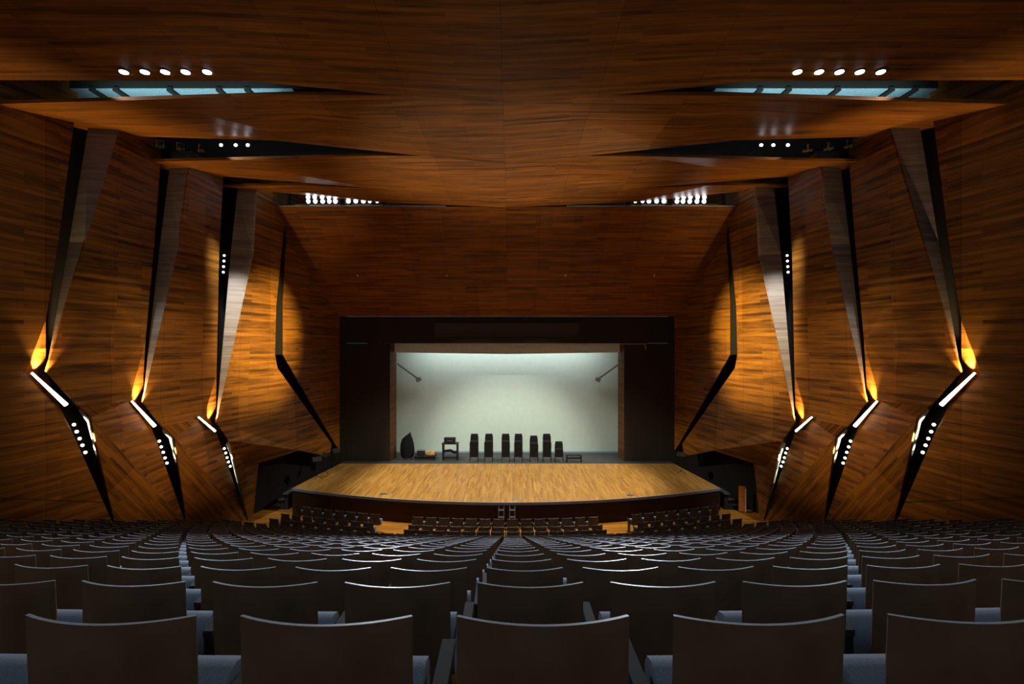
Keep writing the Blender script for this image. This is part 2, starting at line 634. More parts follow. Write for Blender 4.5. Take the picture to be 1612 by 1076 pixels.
        spot('slot_beam', p, tgt, [8600, 8600, 7600][i], 23, 1.0, WARM, 0.12)
        for k in (0, 2, 4):
            q = mir(wl(*f['lamps'][k], -0.1), s)
            t2 = mir(wl(*f['Ri'][[2, 3, 4][k // 2]], -0.1), s)
            spot('reveal_beam', q + Vector((0, -0.05, 0)), t2, 80, 60, 0.6, (1.0, 0.95, 0.75), 0.03)
    # fourth plate, its underside and the plate by the stage
    f = FINS[2]
    Rp = [(x, y, n_) for (x, y), n_ in zip(f['R'], RN)]
    pts = [Rp[3], Rp[2], Rp[1], Rp[0], (455, 288, 0.1), (450, 330, 0.1), (443, 400, 0.1), (435, 479, 0.1), (433, 558, 0.1), (437, 579, 0.1), (522, 698, 0.1), (519, 718, 0.1), (471, 708.5, 0.25)]
    plate('veneer_panel', pts, [], s, wall)
    pts = [Rp[4], Rp[3], (471, 708.5, 0.25), (387, 735, -0.45), (368, 725, -0.15)]
    plate('veneer_soffit', pts, [], s, wall)
    pts = [(368.5, 725, -0.15), (387, 735, -0.45), (407, 730, -0.6), (398, 819, -0.6), (391, 819, -0.1), (377, 760, -0.1)]
    plate('veneer_post', pts, [(1, 4)], s, wall)
    pts = [(445, 558, -0.3), (445, 475, -0.3), (449, 400, -0.3), (459, 292, -0.3), (546, 350, -0.3), (546, 724, -0.3), (528, 699, -0.3)]
    plate('veneer_panel', pts, [], s, wall)
    strip('return_edge', [wl(450, 330, 0.1), wl(443, 400, 0.1), wl(435, 479, 0.1), wl(433, 558, 0.1)],
          [wl(455, 330, -0.3), wl(449, 400, -0.3), wl(445, 475, -0.3), wl(445, 558, -0.3)], s, wall, M['cavity'])

# thin rail along the foot of the side walls
for s in (-1, 1):
    m = MB()
    m.path([mir(wl(*q), s) for q in ((-420, 764, 0.1), (-60, 780, 0.1), (61, 786, 0.1), (165, 790, 0.1), (280, 795, 0.1), (384, 800, 0.1))], 0.009, 6)
    m.build('trim_%d' % (4 if s < 0 else 5), M['dark_metal'], kind='structure')

# four small lamps high in the far slots
for s in (-1, 1):
    for k in range(4):
        p = mir(wl(353 - 0.5 * k, 402 + 8.7 * k, -0.2), s)
        o = dup(LAMP_PROTO, p, (0, 0, R(38) * (1 if s < 0 else -1)),
                'round spotlight, %s of four high in the dark %s wall slit' % (['topmost', 'second from the top', 'third from the top', 'bottom'][k], SIDE[s]))
        o['group'] = 'spotlights high in the wall slits'

# ------------------------------------------------------------------ ceiling: folded sails with open slots at the sides


def sail(nearpts, farpts, name='ceiling', mat='ceil_wood', fascia=0.32):
    m = MB()
    nr = [(-x, y, CZ + h) for (x, y, h) in reversed(nearpts) if x > 0] + [(x, y, CZ + h) for (x, y, h) in nearpts]
    fr = [(-x, y, CZ + h) for (x, y, h) in reversed(farpts) if x > 0] + [(x, y, CZ + h) for (x, y, h) in farpts]
    n = len(nr)
    m.add(nr + fr, [(k, n + k, n + k + 1, k + 1) for k in range(n - 1)], 0)
    # folded-up fascia of the stage-side edge and of the near edge
    up = [(x, y + 0.06, z + fascia) for (x, y, z) in fr]
    m.add(fr + up, [(k, n + k, n + k + 1, k + 1) for k in range(n - 1)], 0)
    up = [(x, y - 0.0, z + 0.10) for (x, y, z) in nr]
    m.add(nr + up, [(k, k + 1, n + k + 1, n + k) for k in range(n - 1)], 0)
    return m.build(name, M[mat], kind='structure')


sail([(0, 3.0, 7.7), (6.6, 3.0, 7.85), (11, 3.0, 7.9), (15.5, 3.0, 7.95)], [(0, 13.9, 6.55), (6.7, 13.4, 6.95), (11, 13.4, 6.98), (15.5, 13.4, 7.0)], 'ceiling')
sail([(0, 14.2, 6.98), (6.1, 14.0, 6.88), (10.1, 14.0, 6.75), (14.6, 14.0, 6.62)], [(0, 18.4, 6.52), (5.9, 18.1, 7.01), (8.2, 18.0, 7.22), (14.2, 18.0, 7.4)], 'ceiling')
sail([(0, 18.8, 6.95), (4.7, 18.6, 6.9), (10.6, 18.6, 6.73), (14, 18.6, 6.66)], [(0, 23.0, 6.43), (6.0, 22.5, 6.89), (12.0, 21.8, 7.17), (13.5, 21.8, 7.25)], 'ceiling')
sail([(0, 23.3, 6.9), (9.1, 22.7, 7.07), (11.4, 22.6, 7.04), (13, 22.6, 7.0)], [(0, 24.8, 6.65), (6.3, 24.7, 6.88), (10.3, 24.6, 7.25), (12.8, 24.6, 7.5)], 'ceiling')
# closed dark loft over the sails
m = MB()
m.add([(-17, 2.5, CZ + 9.6), (17, 2.5, CZ + 9.6), (17, 36, CZ + 9.6), (-17, 36, CZ + 9.6)], [(0, 3, 2, 1)])
m.add([(-17, 2.5, CZ + 7.6), (17, 2.5, CZ + 7.6), (17, 2.5, CZ + 9.6), (-17, 2.5, CZ + 9.6)], [(0, 1, 2, 3)])
for s in (-1, 1):
    m.add([(s * 17, 2.5, CZ + 6.6), (s * 17, 36, CZ + 6.6), (s * 17, 36, CZ + 9.6), (s * 17, 2.5, CZ + 9.6)], [(0, 1, 2, 3)])
m.build('ceiling_loft', M['cavity'], kind='structure')

# sloping veneer front over the stage
m = MB()
m.add([(-12.0, 25.0, CZ + 6.73), (0, 25.0, CZ + 6.73), (12.0, 25.0, CZ + 6.73), (-10.6, 31.5, CZ + 1.6), (0, 31.5, CZ + 1.6), (10.6, 31.5, CZ + 1.6)], [(0, 3, 4, 1), (1, 4, 5, 2)])
m.add([(-12.0, 25.0, CZ + 6.73), (12.0, 25.0, CZ + 6.73), (12.0, 25.2, CZ + 6.9), (-12, 25.2, CZ + 6.9)], [(0, 1, 2, 3)])
front = m.build('wall_front', M['front_wood'], kind='structure')
m = MB()
m.box((0, 31.75, CZ + 0.76), (22.6, 0.3, 1.68))
for s in (-1, 1):
    m.box((s * 9.45, 31.75, (CZ - 0.08 + STG) / 2), (4.14, 0.3, CZ - 0.09 - STG))
for s in (-1, 1):
    m.box((s * 10.97, 31.75, STG / 2), (1.3, 0.3, STG))
m.build('wall_proscenium', M['black'], kind='structure')
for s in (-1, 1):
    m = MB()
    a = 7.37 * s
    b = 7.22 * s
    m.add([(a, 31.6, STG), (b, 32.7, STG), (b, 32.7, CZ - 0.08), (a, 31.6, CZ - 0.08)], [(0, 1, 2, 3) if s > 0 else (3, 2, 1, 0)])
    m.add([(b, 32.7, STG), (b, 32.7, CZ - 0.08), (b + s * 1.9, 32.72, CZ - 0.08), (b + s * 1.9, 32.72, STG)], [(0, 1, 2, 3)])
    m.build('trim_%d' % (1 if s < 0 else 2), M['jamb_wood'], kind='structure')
m = MB()
m.box((pix(798, 519, 31.6).x, 31.57, pix(798, 519, 31.6).z), (9.1, 0.05, 0.86))
m.box((pix(798, 519, 31.6).x, 31.52, pix(798, 519, 31.6).z - 0.40), (9.1, 0.12, 0.03))
tag(m.build('header_panel', M['brown_panel']), 'long dark brown panel set in the black band above the stage opening', 'panel')
m = MB()
m.box((pix(995, 541, 31.6).x, 31.56, pix(995, 541.2, 31.6).z), (1.66, 0.05, 0.045))
m.box((pix(1016, 546, 31.6).x, 31.56, pix(1016, 546, 31.6).z), (0.03, 0.05, 0.40))
m.build('trim_3', M['orange_wood'], kind='structure')
for k, x in enumerate((563, 703, 890, 1030)):
    y = 433
    t = (538 - y) / F
    zz = (CZ * 0 + 6.73 + 25 * 5.13 / 6.5) / (t + 5.13 / 6.5)
    p = pix(x, y, zz)
    o = empty('ceiling_sensor', p)
    b = MB()
    b.tube((0, 0.05, 0.06), (0, -0.03, -0.035), 0.05, 0.05, 10)
    b.build('base', M['white'], o)
    b = MB()
    b.tube((0, -0.03, -0.035), (0, -0.06, -0.07), 0.03, 0.012, 8)
    b.build('tip', M['white'], o)
    tag(o, 'tiny white sensor on the sloping wooden front, %s of four from the left' % ORD[k + 1], 'sensor', 'sensors on the wooden front')

# ------------------------------------------------------------------ stage


def stage_y(x):
    return 23.5 + (x / 11.0) ** 2 * 2.3


st = empty('stage', (0, 0, 0))
N = 40
sx = [-11.0 + 22.0 * k / N for k in range(N + 1)]
top = [(x, stage_y(x), STG) for x in sx]
back = [(x * 10.3 / 11.0, 30.97, STG) for x in sx]
m = MB()
n = N + 1
m.add(top + back, [(k, k + 1, n + k + 1, n + k) for k in range(N)])
m.build('deck', M['parquet'], st)
m = MB()
a = [(x, stage_y(x), STG + 0.004) for x in sx]
b = [(x, stage_y(x) - 0.05, STG + 0.004) for x in sx]
c = [(x, stage_y(x) - 0.05, STG - 0.12) for x in sx]
m.add(a + b + c, [(k, n + k, n + k + 1, k + 1) for k in range(N)] + [(n + k, 2 * n + k, 2 * n + k + 1, n + k + 1) for k in range(N)])
m.build('edge_band', M['edge_band'], st)
m = MB()
a = [(x, stage_y(x) - 0.02, STG - 0.12) for x in sx]
b = [(x, stage_y(x) - 0.02, 0) for x in sx]
m.add(a + b, [(k, n + k, n + k + 1, k + 1) for k in range(N)])
for s in (-1, 1):
    e = sx[0] if s < 0 else sx[-1]
    m.add([(e, stage_y(e), 0), (e * 10.3 / 11, 30.97, 0), (e * 10.3 / 11, 30.97, STG), (e, stage_y(e), STG)], [(0, 1, 2, 3) if s > 0 else (3, 2, 1, 0)])
m.build('fascia', M['fascia'], st)
m = MB()
m.add([(-10.3, 30.97, STG), (10.3, 30.97, STG), (10.3, 34.2, STG), (-10.3, 34.2, STG)], [(0, 1, 2, 3)])
o = m.build('upstage_floor', M['black_floor'], st)
o['label'] = 'black upstage floor'
for (x, y) in ((604, 777), (812, 785), (992, 779)):
    zz = (CZ - STG) / ((y - 538) / F)
    p = pix(x, y, zz)
    m = MB()
    m.box((p.x, p.y, STG + 0.004), (0.36, 0.22, 0.008))
    m.build('floor_hatch', M['steel'], st)
tag(st, 'wide curved stage with honey parquet deck and dark wooden front', 'stage')

# cyclorama, upper cloth, border, side bars shaped after shadows
m = MB()
n = 60
cx_ = [-9.4 + 18.8 * k / n for k in range(n + 1)]
lo = [(x, 33.95 + 0.012 * math.sin(x * 9) + 0.01 * math.sin(x * 23.0), STG + 0.10) for x in cx_]
hi = [(x, 33.95, CZ + 0.8) for x in cx_]
m.add(lo + hi, [(k, k + 1, n + 2 + k, n + 1 + k) for k in range(n)], 0, True)
cy = m.build('backdrop_cloth', M['cyc'])
tag(cy, 'pale green white backdrop cloth hanging at the back of the stage', 'backdrop')
cy.name = 'stage_drape'
m = MB()
lo = [(x, 33.94, STG + 0.005) for x in cx_]
hi = [(x, 33.935, STG + 0.11) for x in cx_]
m.add(lo + hi, [(k, k + 1, n + 2 + k, n + 1 + k) for k in range(n)])
o = m.build('hem', M['hem'], cy)
o['label'] = 'weighted hem painted with blue light'
m = MB()
bx = [-7.9 + 15.8 * k / 24 for k in range(25)]
lo = [(x, 32.35, CZ - 0.66 - 0.12 * (1 - abs(x) / 8)) for x in bx]
hi = [(x, 32.35, CZ + 0.4) for x in bx]
m.add(lo + hi, [(k, k + 1, 26 + k, 25 + k) for k in range(24)])
tag(m.build('border_drape', M['grey_cloth']), 'grey beige border cloth across the top of the stage opening', 'cloth')
for s in (-1, 1):
    a = pix(626, 572, 33.0) if s < 0 else pix(975, 572, 33.0)
    b = pix(659, 596, 33.5) if s < 0 else pix(941, 596, 33.5)
    t = empty('shadow_bar', a)  # solid grey bar in the shape of a slanting shadow on the backdrop
    m = MB()
    m.tube((0, 0, 0), b - a, 0.075, 0.075, 10)
    m.build('arm', M['shadow_grey'], t)
    m = MB()
    m.box(b - a + Vector((0, 0, -0.05)), (0.34, 0.2, 0.26), ry=0.5 * s)
    m.build('bar_end', M['shadow_grey'], t)
    tag(t, 'grey slanting bar standing in for a shadow at the %s end of the stage backdrop' % SIDE[s], 'boom')

# --- stacked chairs on stage
proto = empty('stacking_chair')
m = MB()


def cushion(mb, w, d, h, c, rx=0.0, rad_=0.03):
    """rounded slab"""
    bm = bmesh.new()
    bmesh.ops.create_cube(bm, size=1)
    bmesh.ops.scale(bm, vec=(w, d, h), verts=bm.verts)
    bmesh.ops.bevel(bm, geom=bm.edges[:], offset=rad_, segments=3, affect='EDGES', profile=0.6)
    bmesh.ops.rotate(bm, cent=(0, 0, 0), matrix=Matrix.Rotation(rx, 3, 'X'), verts=bm.verts)
    bmesh.ops.translate(bm, vec=c, verts=bm.verts)
    bm.verts.index_update()
    mb.add([v.co[:] for v in bm.verts], [[v.index for v in f.verts] for f in bm.faces], 0, True)
    bm.free()


cushion(m, 0.48, 0.46, 0.128, (0, -0.02, 0.42), 0.05, 0.04)
m.build('seat', M['dark_fabric'], proto)
m = MB()
cushion(m, 0.45, 0.05, 0.40, (0, 0.22, 0.68), -0.16, 0.022)
m.build('backrest', M['dark_fabric'], proto)
for sx_ in (-1, 1):
    m = MB()
    m.path([(sx_ * 0.245, -0.24, 0), (sx_ * 0.245, -0.22, 0.42)], 0.014)
    m.build('leg', M['dark_metal'], proto)
    m = MB()
    m.path([(sx_ * 0.245, 0.25, 0), (sx_ * 0.245, 0.19, 0.42), (sx_ * 0.235, 0.25, 0.74)], 0.014)
    m.build('leg', M['dark_metal'], proto)
tag(proto, '', 'chair', 'stacked chairs on the stage')
register(proto)
first = True
for si, (x, cnt) in enumerate(((745.9, 8), (769, 8), (796, 8), (816.2, 8), (840.8, 7), (861.5, 8), (880.5, 4))):
    p = pix(x, 728.3, 31.18)
    rz = random.uniform(-0.06, 0.06)
    for k in range(cnt):
        loc = (p.x, 31.42, STG + k * 0.12)
        nm = ['leftmost stack', 'second stack from the left', 'third stack from the left', 'fourth stack from the left', 'fifth stack from the left', 'sixth stack from the left', ''][si]
        if si == 6:
            nm = 'short stack on the right'
        pos = 'top' if k == cnt - 1 else ('bottom' if k == 0 else ORD[k + 1] + ' from the bottom')
        lab = 'black stacking chair on stage, %s of the %s' % (pos, nm)
        if first:
            o = proto
            o.location = loc
            o.rotation_euler = (0, 0, rz)
            first = False
        else:
            o = dup(proto, loc, (0, 0, rz))
        o['label'] = lab

# --- cart with box
p = pix(708.5, 724.6, 31.75)
t = empty('equipment_cart', (p.x, 31.95, STG))
m = MB()
m.box((0, 0, 1.06), (1.06, 0.55, 0.05))
m.build('table_top', M['dark_metal'], t)
m = MB()
m.box((0, 0, 0.22), (0.98, 0.5, 0.04))
m.box((0, 0, 0.12), (0.98, 0.05, 0.04))
m.build('shelf', M['dark_metal'], t)
for a in (-1, 1):
    for b in (-1, 1):
        m = MB()
        m.box((a * 0.45, b * 0.22, 0.56), (0.09, 0.06, 0.98))
        m.tube((a * 0.45, b * 0.22, 0.05), (a * 0.45 + 0.03, b * 0.22, 0.05), 0.05, 0.05, 10)
        m.build('leg', M['dark_metal'], t)
tag(t, 'dark open metal cart on stage left of the chair stacks', 'cart')
m = MB()
n = 14
vs = []
for k in range(n + 1):
    u = -0.42 + 0.84 * k / n
    z = 0.50 + 0.05 * math.sin(k * 0.47 - 0.6) + 0.02 * math.cos(k * 0.8)
    vs += [(u, -0.2, z), (u, 0.2, z), (u, 0.2, z + 0.1), (u, -0.2, z + 0.1)]
fs = []
for k in range(n):
    for j in range(4):
        fs.append((4 * k + j, 4 * k + (j + 1) % 4, 4 * k + 4 + (j + 1) % 4, 4 * k + 4 + j))
m.add([(p.x + a, 31.95 + b, STG + c) for a, b, c in vs], fs + [(0, 1, 2, 3), (4 * n, 4 * n + 3, 4 * n + 2, 4 * n + 1)], 0, True)
o = m.build('hanging_cloth', M['cloth_black'])
o.name = 'cloth_sling'
tag(o, 'black cloth slung between the legs of the cart on stage', 'cloth')
t2 = empty('amplifier_case', (p.x - 0.03, 31.95, STG + 1.085))
m = MB()
cushion(m, 0.70, 0.45, 0.30, (0, 0, 0.15), 0, 0.02)
m.build('body', M['dark_metal'], t2)
m = MB()
m.box((0, 0, 0.305), (0.72, 0.47, 0.03))
m.build('lid', M['dark_fabric'], t2)
m = MB()
m.path([(-0.12, -0.24, 0.13), (-0.12, -0.27, 0.17), (0.12, -0.27, 0.17), (0.12, -0.24, 0.13)], 0.012)
m.build('handle', M['steel'], t2)
tag(t2, 'black equipment case with lid on top of the stage cart', 'case')

# --- draped covered thing
p = pix(640.5, 724, 31.85)
t = empty('covered_loudspeaker', (p.x, 32.15, STG))
prof = [(0.0, -0.36, 0.26), (0.12, -0.44, 0.36), (0.5, -0.50, 0.42), (0.9, -0.47, 0.37), (1.2, -0.36, 0.30), (1.42, -0.12, 0.22), (1.55, 0.10, 0.16), (1.64, 0.13, 0.14)]
m = MB()
K = 28
rings = []
for (z, x0, x1) in prof:
    ring = []
    for k in range(K):
        a = 2 * math.pi * k / K
        rr = 1 + 0.035 * math.sin(7 * a + z * 2) + 0.02 * math.sin(13 * a)
        c = (x0 + x1) / 2
        ring.append((c + (x1 - x0) / 2 * math.cos(a) * rr, 0.30 * math.sin(a) * rr * (1 - 0.5 * (z / 1.64) ** 2), z + 0.1))
    rings.append(ring)
vs = [q for r_ in rings for q in r_]
fs = [(j * K + k, j * K + (k + 1) % K, (j + 1) * K + (k + 1) % K, (j + 1) * K + k) for j in range(len(prof) - 1) for k in range(K)]
fs.append(tuple(range((len(prof) - 1) * K, len(prof) * K)))
m.add(vs, fs, 0, True)
m.build('cover_cloth', M['cloth_black'], t)
m = MB()
m.box((-0.05, 0, 0.06), (0.5, 0.4, 0.08))
for a in (-0.25, 0.16):
    for b in (-0.15, 0.15):
        m.tube((a, b, 0.0), (a, b, 0.06), 0.03, 0.03, 10)
m.build('wheeled_base', M['steel'], t)
tag(t, 'tall thing under a black cover cloth by the left stage edge', 'covered equipment')

# --- low platform with box and cable heap
p = pix(668, 725.2, 31.65)
t = empty('platform', (p.x, 32.1, STG))
m = MB()
m.box((0, 0, 0.25), (1.38, 0.75, 0.06))
m.build('platform_top', M['dark_metal'], t)
m = MB()
m.box((-0.02, 0, 0.11), (1.25, 0.65, 0.22))
m.build('base', M['black'], t)
tag(t, 'low black platform on stage beside the covered equipment', 'platform')
t2 = empty('flight_case', (p.x - 0.28, 32.05, STG + 0.28))
m = MB()
cushion(m, 0.46, 0.36, 0.32, (0, 0, 0.16), 0, 0.015)
m.build('body', M['dark_metal'], t2)
m = MB()
m.box((0, 0, 0.325), (0.47, 0.37, 0.02))
m.build('lid', M['steel'], t2)
tag(t2, 'small black box on the low stage platform', 'box')
pts = []
for k in range(90):
    a = k * 0.42
    r_ = 0.25 + 0.03 * math.sin(k * 1.7)
    pts.append((p.x + 0.36 + r_ * math.cos(a) * 1.15, 32.05 + r_ * math.sin(a) * 0.8, STG + 0.30 + 0.0022 * k + 0.035 * abs(math.sin(k * 0.9))))
m = MB()
m.path(pts, 0.022, 6)
tag(m.build('coiled_cable', M['tan']), 'tan coil of cable lying on the low stage platform', 'cable')

# --- low bench
p = pix(904, 728.3, 31.2)
t = empty('low_bench', (p.x, 31.4, STG))
m = MB()
m.box((0, 0, 0.43), (0.96, 0.34, 0.05))
m.build('seat', M['dark_metal'], t)
m = MB()
m.box((0, -0.13, 0.24), (0.9, 0.04, 0.05))
m.box((0, 0.13, 0.24), (0.9, 0.04, 0.05))
m.build('stretcher', M['dark_metal'], t)
for a in (-1, 1):
    for b in (-1, 1):
        m = MB()
        m.box((a * 0.45, b * 0.14, 0.205), (0.05, 0.05, 0.41))
        m.build('leg', M['dark_metal'], t)
tag(t, 'low dark bench on stage right of the chair stacks', 'bench')

# --- small steps at the stage front
for k, x in enumerate((789.2, 806.5)):
    p = pix(x, 812, 23.3)
    t = empty('step_unit', (p.x, 23.2, 0))
    for j in range(3):
        m = MB()
        m.box((0, -0.25 + 0.16 * j, 0.27 + 0.27 * j), (0.26, 0.16, 0.035))
        m.build('tread', M['steel'], t)
    for a in (-1, 1):
        m = MB()
        m.tube((a * 0.12, -0.31, 0), (a * 0.12, 0.20, 0.95), 0.016, 0.016, 8)
        m.build('rail', M['steel'], t)
    tag(t, 'narrow metal step unit against the middle of the stage front, the %s one' % ('left' if k == 0 else 'right'), 'steps', 'step units at the stage front')

# --- side steps up to the stage and small gear in the dark corners
for s in (-1, 1):
    t = empty('side_steps', (s * 11.75, 26.2, 0))
    for j in range(3):
        m = MB()
        m.box((-s * 0.22 * j, 0, 0.28 * (j + 1) - 0.03), (0.30, 1.0, 0.05))
        m.build('tread', M['steel'], t)
        m = MB()
        m.box((-s * 0.22 * j, 0.02, 0.14 * (j + 1) - 0.03), (0.24, 0.9, 0.28 * (j + 1) - 0.06))
        m.build('riser', M['black'], t)
    tag(t, 'dark side steps up to the %s corner of the stage' % SIDE[s], 'steps')


def music_stand(x, y, label, lean):
    t = empty('music_stand', (x, y, STG), lean)
    m = MB()
    for k in range(3):
        a = k * 2.094
        m.tube((0, 0, 0.22), (0.28 * math.cos(a), 0.28 * math.sin(a), 0.012), 0.011, 0.011, 6)
    m.build('tripod', M['dark_metal'], t)
    m = MB()
    m.tube((0, 0, 0.15), (0, 0, 1.05), 0.012, 0.012, 8)
    m.build('pole', M['dark_metal'], t)
    m = MB()
    m.box((0, -0.04, 1.12), (0.46, 0.015, 0.30), rx=-0.9)
    m.box((0, -0.14, 0.99), (0.46, 0.06, 0.015), rx=-0.9)
    m.build('desk', M['black'], t)
    tag(t, label, 'music stand', 'music stands beside the stage')


music_stand(-10.35, 27.4, 'dark music stand on the left stage corner, nearest the hall', 0.5)
music_stand(-10.25, 28.4, 'dark music stand on the left stage corner, in the middle of three', -0.4)
music_stand(-10.1, 29.6, 'dark music stand on the left stage corner, farthest upstage', 0.9)
music_stand(9.95, 28.6, 'dark music stand on the right stage corner', -0.7)
p = pix(1168, 797, 25.4)
t = empty('sound_flat', (p.x, 25.4, 0.0), R(-20))
m = MB()
m.box((0, 0, 0.66), (0.30, 0.06, 1.30))
m.build('board', M['orange_wood'], t)
m = MB()
m.box((0.17, 0, 0.60), (0.04, 0.08, 1.18))
m.build('edge_strip', M['white'], t)
m = MB()
m.box((0.0, 0.18, 0.02), (0.34, 0.45, 0.04))
m.build('foot', M['black'], t)
t.name = 'standing_board'
tag(t, 'orange wooden board with a white edge standing beside the right wall', 'board')

# ------------------------------------------------------------------ ceiling fittings
DOWN = empty('ceiling_downlight')
m = MB()
m.tube((0, 0, 0.10), (0, 0, -0.012), 0.135, 0.135, 18)
m.build('trim_ring', M['dark_metal'], DOWN)
m = MB()
m.tube((0, 0, -0.013), (0, 0, -0.03), 0.105, 0.10, 18)
m.build('lens', M['lens_cool'], DOWN)
tag(DOWN, '', 'downlight', 'downlights in the first ceiling panel')
register(DOWN)
first = True
for s in (-1, 1):
    for k, x in enumerate((195, 228, 260, 292, 326)):
        p = pix(x, 127.5, 13.0)
        xx = abs(p.x)
        # on the first sail's underside
        hh = 6.965 + (13.4 - 13.0) * 0.09
        loc = (s * xx, 13.0, CZ + hh)
        lab = 'round lit downlight in the %s ceiling, %s from the middle of its row of five' % (SIDE[s], ORD[5 - k] if k < 4 else 'nearest')
        if first:
            o = DOWN
            o.location = loc
            first = False
        else:
            o = dup(DOWN, loc, (0, 0, 0))
        o['label'] = lab

# perforated walkway over the first slot
for s in (-1, 1):
    t = empty('lighting_walkway', (0, 16.62, CZ + 8.0))
    x = 6.6
    k = 0
    widths = [1.5, 0.9, 1.55, 1.7, 0.75, 1.75, 1.1, 1.5]
    for w in widths:
        m = MB()
        m.box((s * (x + w / 2), 0, 0), (w - 0.2, 1.5, 0.03))
        m.build('mesh_plate', M['mesh_plate'], t)
        m = MB()
        m.box((s * (x + w), 0, -0.02), (0.17, 1.6, 0.12))
        m.build('cross_beam', M['black'], t)
        x += w
    m = MB()
    m.box((s * 11.4, -0.72, 0.14), (10.4, 0.08, 0.24))
    m.box((s * 11.4, 0.72, 0.14), (10.4, 0.08, 0.24))
    m.build('edge_beam', M['black'], t)
    tag(t, 'pale perforated walkway seen through the %s side of the first ceiling slot' % SIDE[s], 'walkway')

# floodlights on the bar over the stage front
FL = empty('floodlight')
m = MB()
m.tube((0, 0.16, 0.02), (0, 0, 0), 0.09, 0.115, 14)
m.build('housing', M['dark_metal'], FL)
m = MB()
m.tube((0, -0.002, 0), (0, -0.03, -0.004), 0.10, 0.085, 14)
m.build('lens', M['lens_cool'], FL)
m = MB()
m.box((0.125, 0.05, 0.06), (0.012, 0.03, 0.16))
m.box((-0.125, 0.05, 0.06), (0.012, 0.03, 0.16))
m.box((0, 0.05, 0.14), (0.26, 0.03, 0.012))
m.build('yoke', M['steel'], FL)
tag(FL, '', 'floodlight', 'floodlights on the bar above the stage front')
register(FL)
first = True
for s in (-1, 1):
    rows = [('upper', [485.5, 496, 507.5, 518, 528], 310.6), ('lower', [486, 497, 508.5, 519, 528.5], 317.2), ('single', [549, 560.5, 572.5, 582.5, 594], 317)]
    for rn, xs_, y in rows:
        for k, x in enumerate(xs_):
            p = pix(x, y, 24.9)
            loc = (s * abs(p.x), 24.85, p.z)
            nth = ['outermost', 'second from outside', 'middle', 'fourth from outside', 'innermost'][k]
            lab = 'bright floodlight, %s of the %s row on the %s ceiling bar' % (nth, rn + ' inner' if rn == 'single' else rn + ' outer', SIDE[s])
            if first:
                o = FL
                o.location = loc
                first = False
            else:
                o = dup(FL, loc, (0, 0, 0))
            o['label'] = lab
            if rn == 'single' and k > 2:
                o.scale = (0.8, 0.8, 0.8)
    # dark lamps hanging on the bar
    for k, (x, y, w) in enumerate(((540, 318, 0.30), (605.5, 318.5, 0.26))):
        p = pix(x, y, 24.85)
        t = empty('unlit_spotlight', (s * abs(p.x), 24.85, p.z))
        m = MB()
        cushion(m, w, 0.3, 0.26, (0, 0, 0), 0, 0.03)
        m.build('housing', M['black'], t)
        m = MB()
        for q in (-1, 1):
            m.box((q * (w / 2 + 0.015), 0, 0.04), (0.015, 0.04, 0.28))
        m.box((0, 0, 0.18), (w + 0.04, 0.04, 0.015))
        m.build('yoke', M['steel'], t)
        tag(t, 'unlit black spotlight on the %s ceiling bar, %s' % (SIDE[s], 'between the floodlight rows' if k == 0 else 'at the inner end of the lights'), 'spotlight')
    a = pix(425, 323.6, 24.95)
    t = empty('lighting_bar', (0, 24.95, a.z))
    m = MB()
    m.tube((s * 3.0, 0, 0), (s * 11.7, 0, 0), 0.035, 0.035, 10)
    m.build('pipe', M['steel'], t)
    m = MB()
    m.box((s * 9.2, 0.02, 0.05), (2.6, 0.10, 0.05))
    m.box((s * 7.2, 0.02, 0.05), (0.9, 0.10, 0.05))
    m.build('cable_tray', M['steel'], t)
    for q in (3.4, 4.7, 6.2, 8.2, 10.4):
        m = MB()
        m.tube((s * q, 0, 0), (s * q, 0, 0.7), 0.014, 0.014, 6)
        m.build('hanger', M['dark_metal'], t)
    tag(t, 'steel lighting bar along the top of the wooden front, %s half' % SIDE[s], 'lighting bar')
    # three small lamps in the second slot and stray spotlights beside them
    for k, x in enumerate((348, 371, 390)):
        p = pix(x, 228.3, 17.75)
        o = dup(FL, (s * abs(p.x), 17.75, p.z), (0, 0, 0), 'small bright lamp in the second ceiling slot, %s side, %s of three' % (SIDE[s], ['outer', 'middle', 'inner'][k]))
        o.scale = (0.62, 0.62, 0.5)
        o['group'] = 'lamps in the second ceiling slot'
    for k, (x, y) in enumerate(((218, 220), (252, 224), (284, 228), (318, 231))):
        p = pix(x, y, 18.32)
        t = empty('slot_lamp', (s * abs(p.x), 18.32, p.z - 0.1), 0.4 * k)
        m = MB()
        m.tube((0, -0.16, 0), (0, 0.16, 0.02), 0.08, 0.10, 12)
        m.build('housing', M['dark_metal'], t)
        m = MB()
        m.box((0.11, 0, 0.04), (0.02, 0.05, 0.24))
        m.box((-0.11, 0, 0.04), (0.02, 0.05, 0.24))
        m.box((0, 0, 0.16), (0.24, 0.05, 0.02))
        m.build('yoke', M['steel'], t)
        tag(t, 'unlit spotlight in the second ceiling slot, %s side, %s from the wall' % (SIDE[s], ORD[k + 1]), 'spotlight', 'unlit spotlights in the second ceiling slot')

# ------------------------------------------------------------------ theatre seats


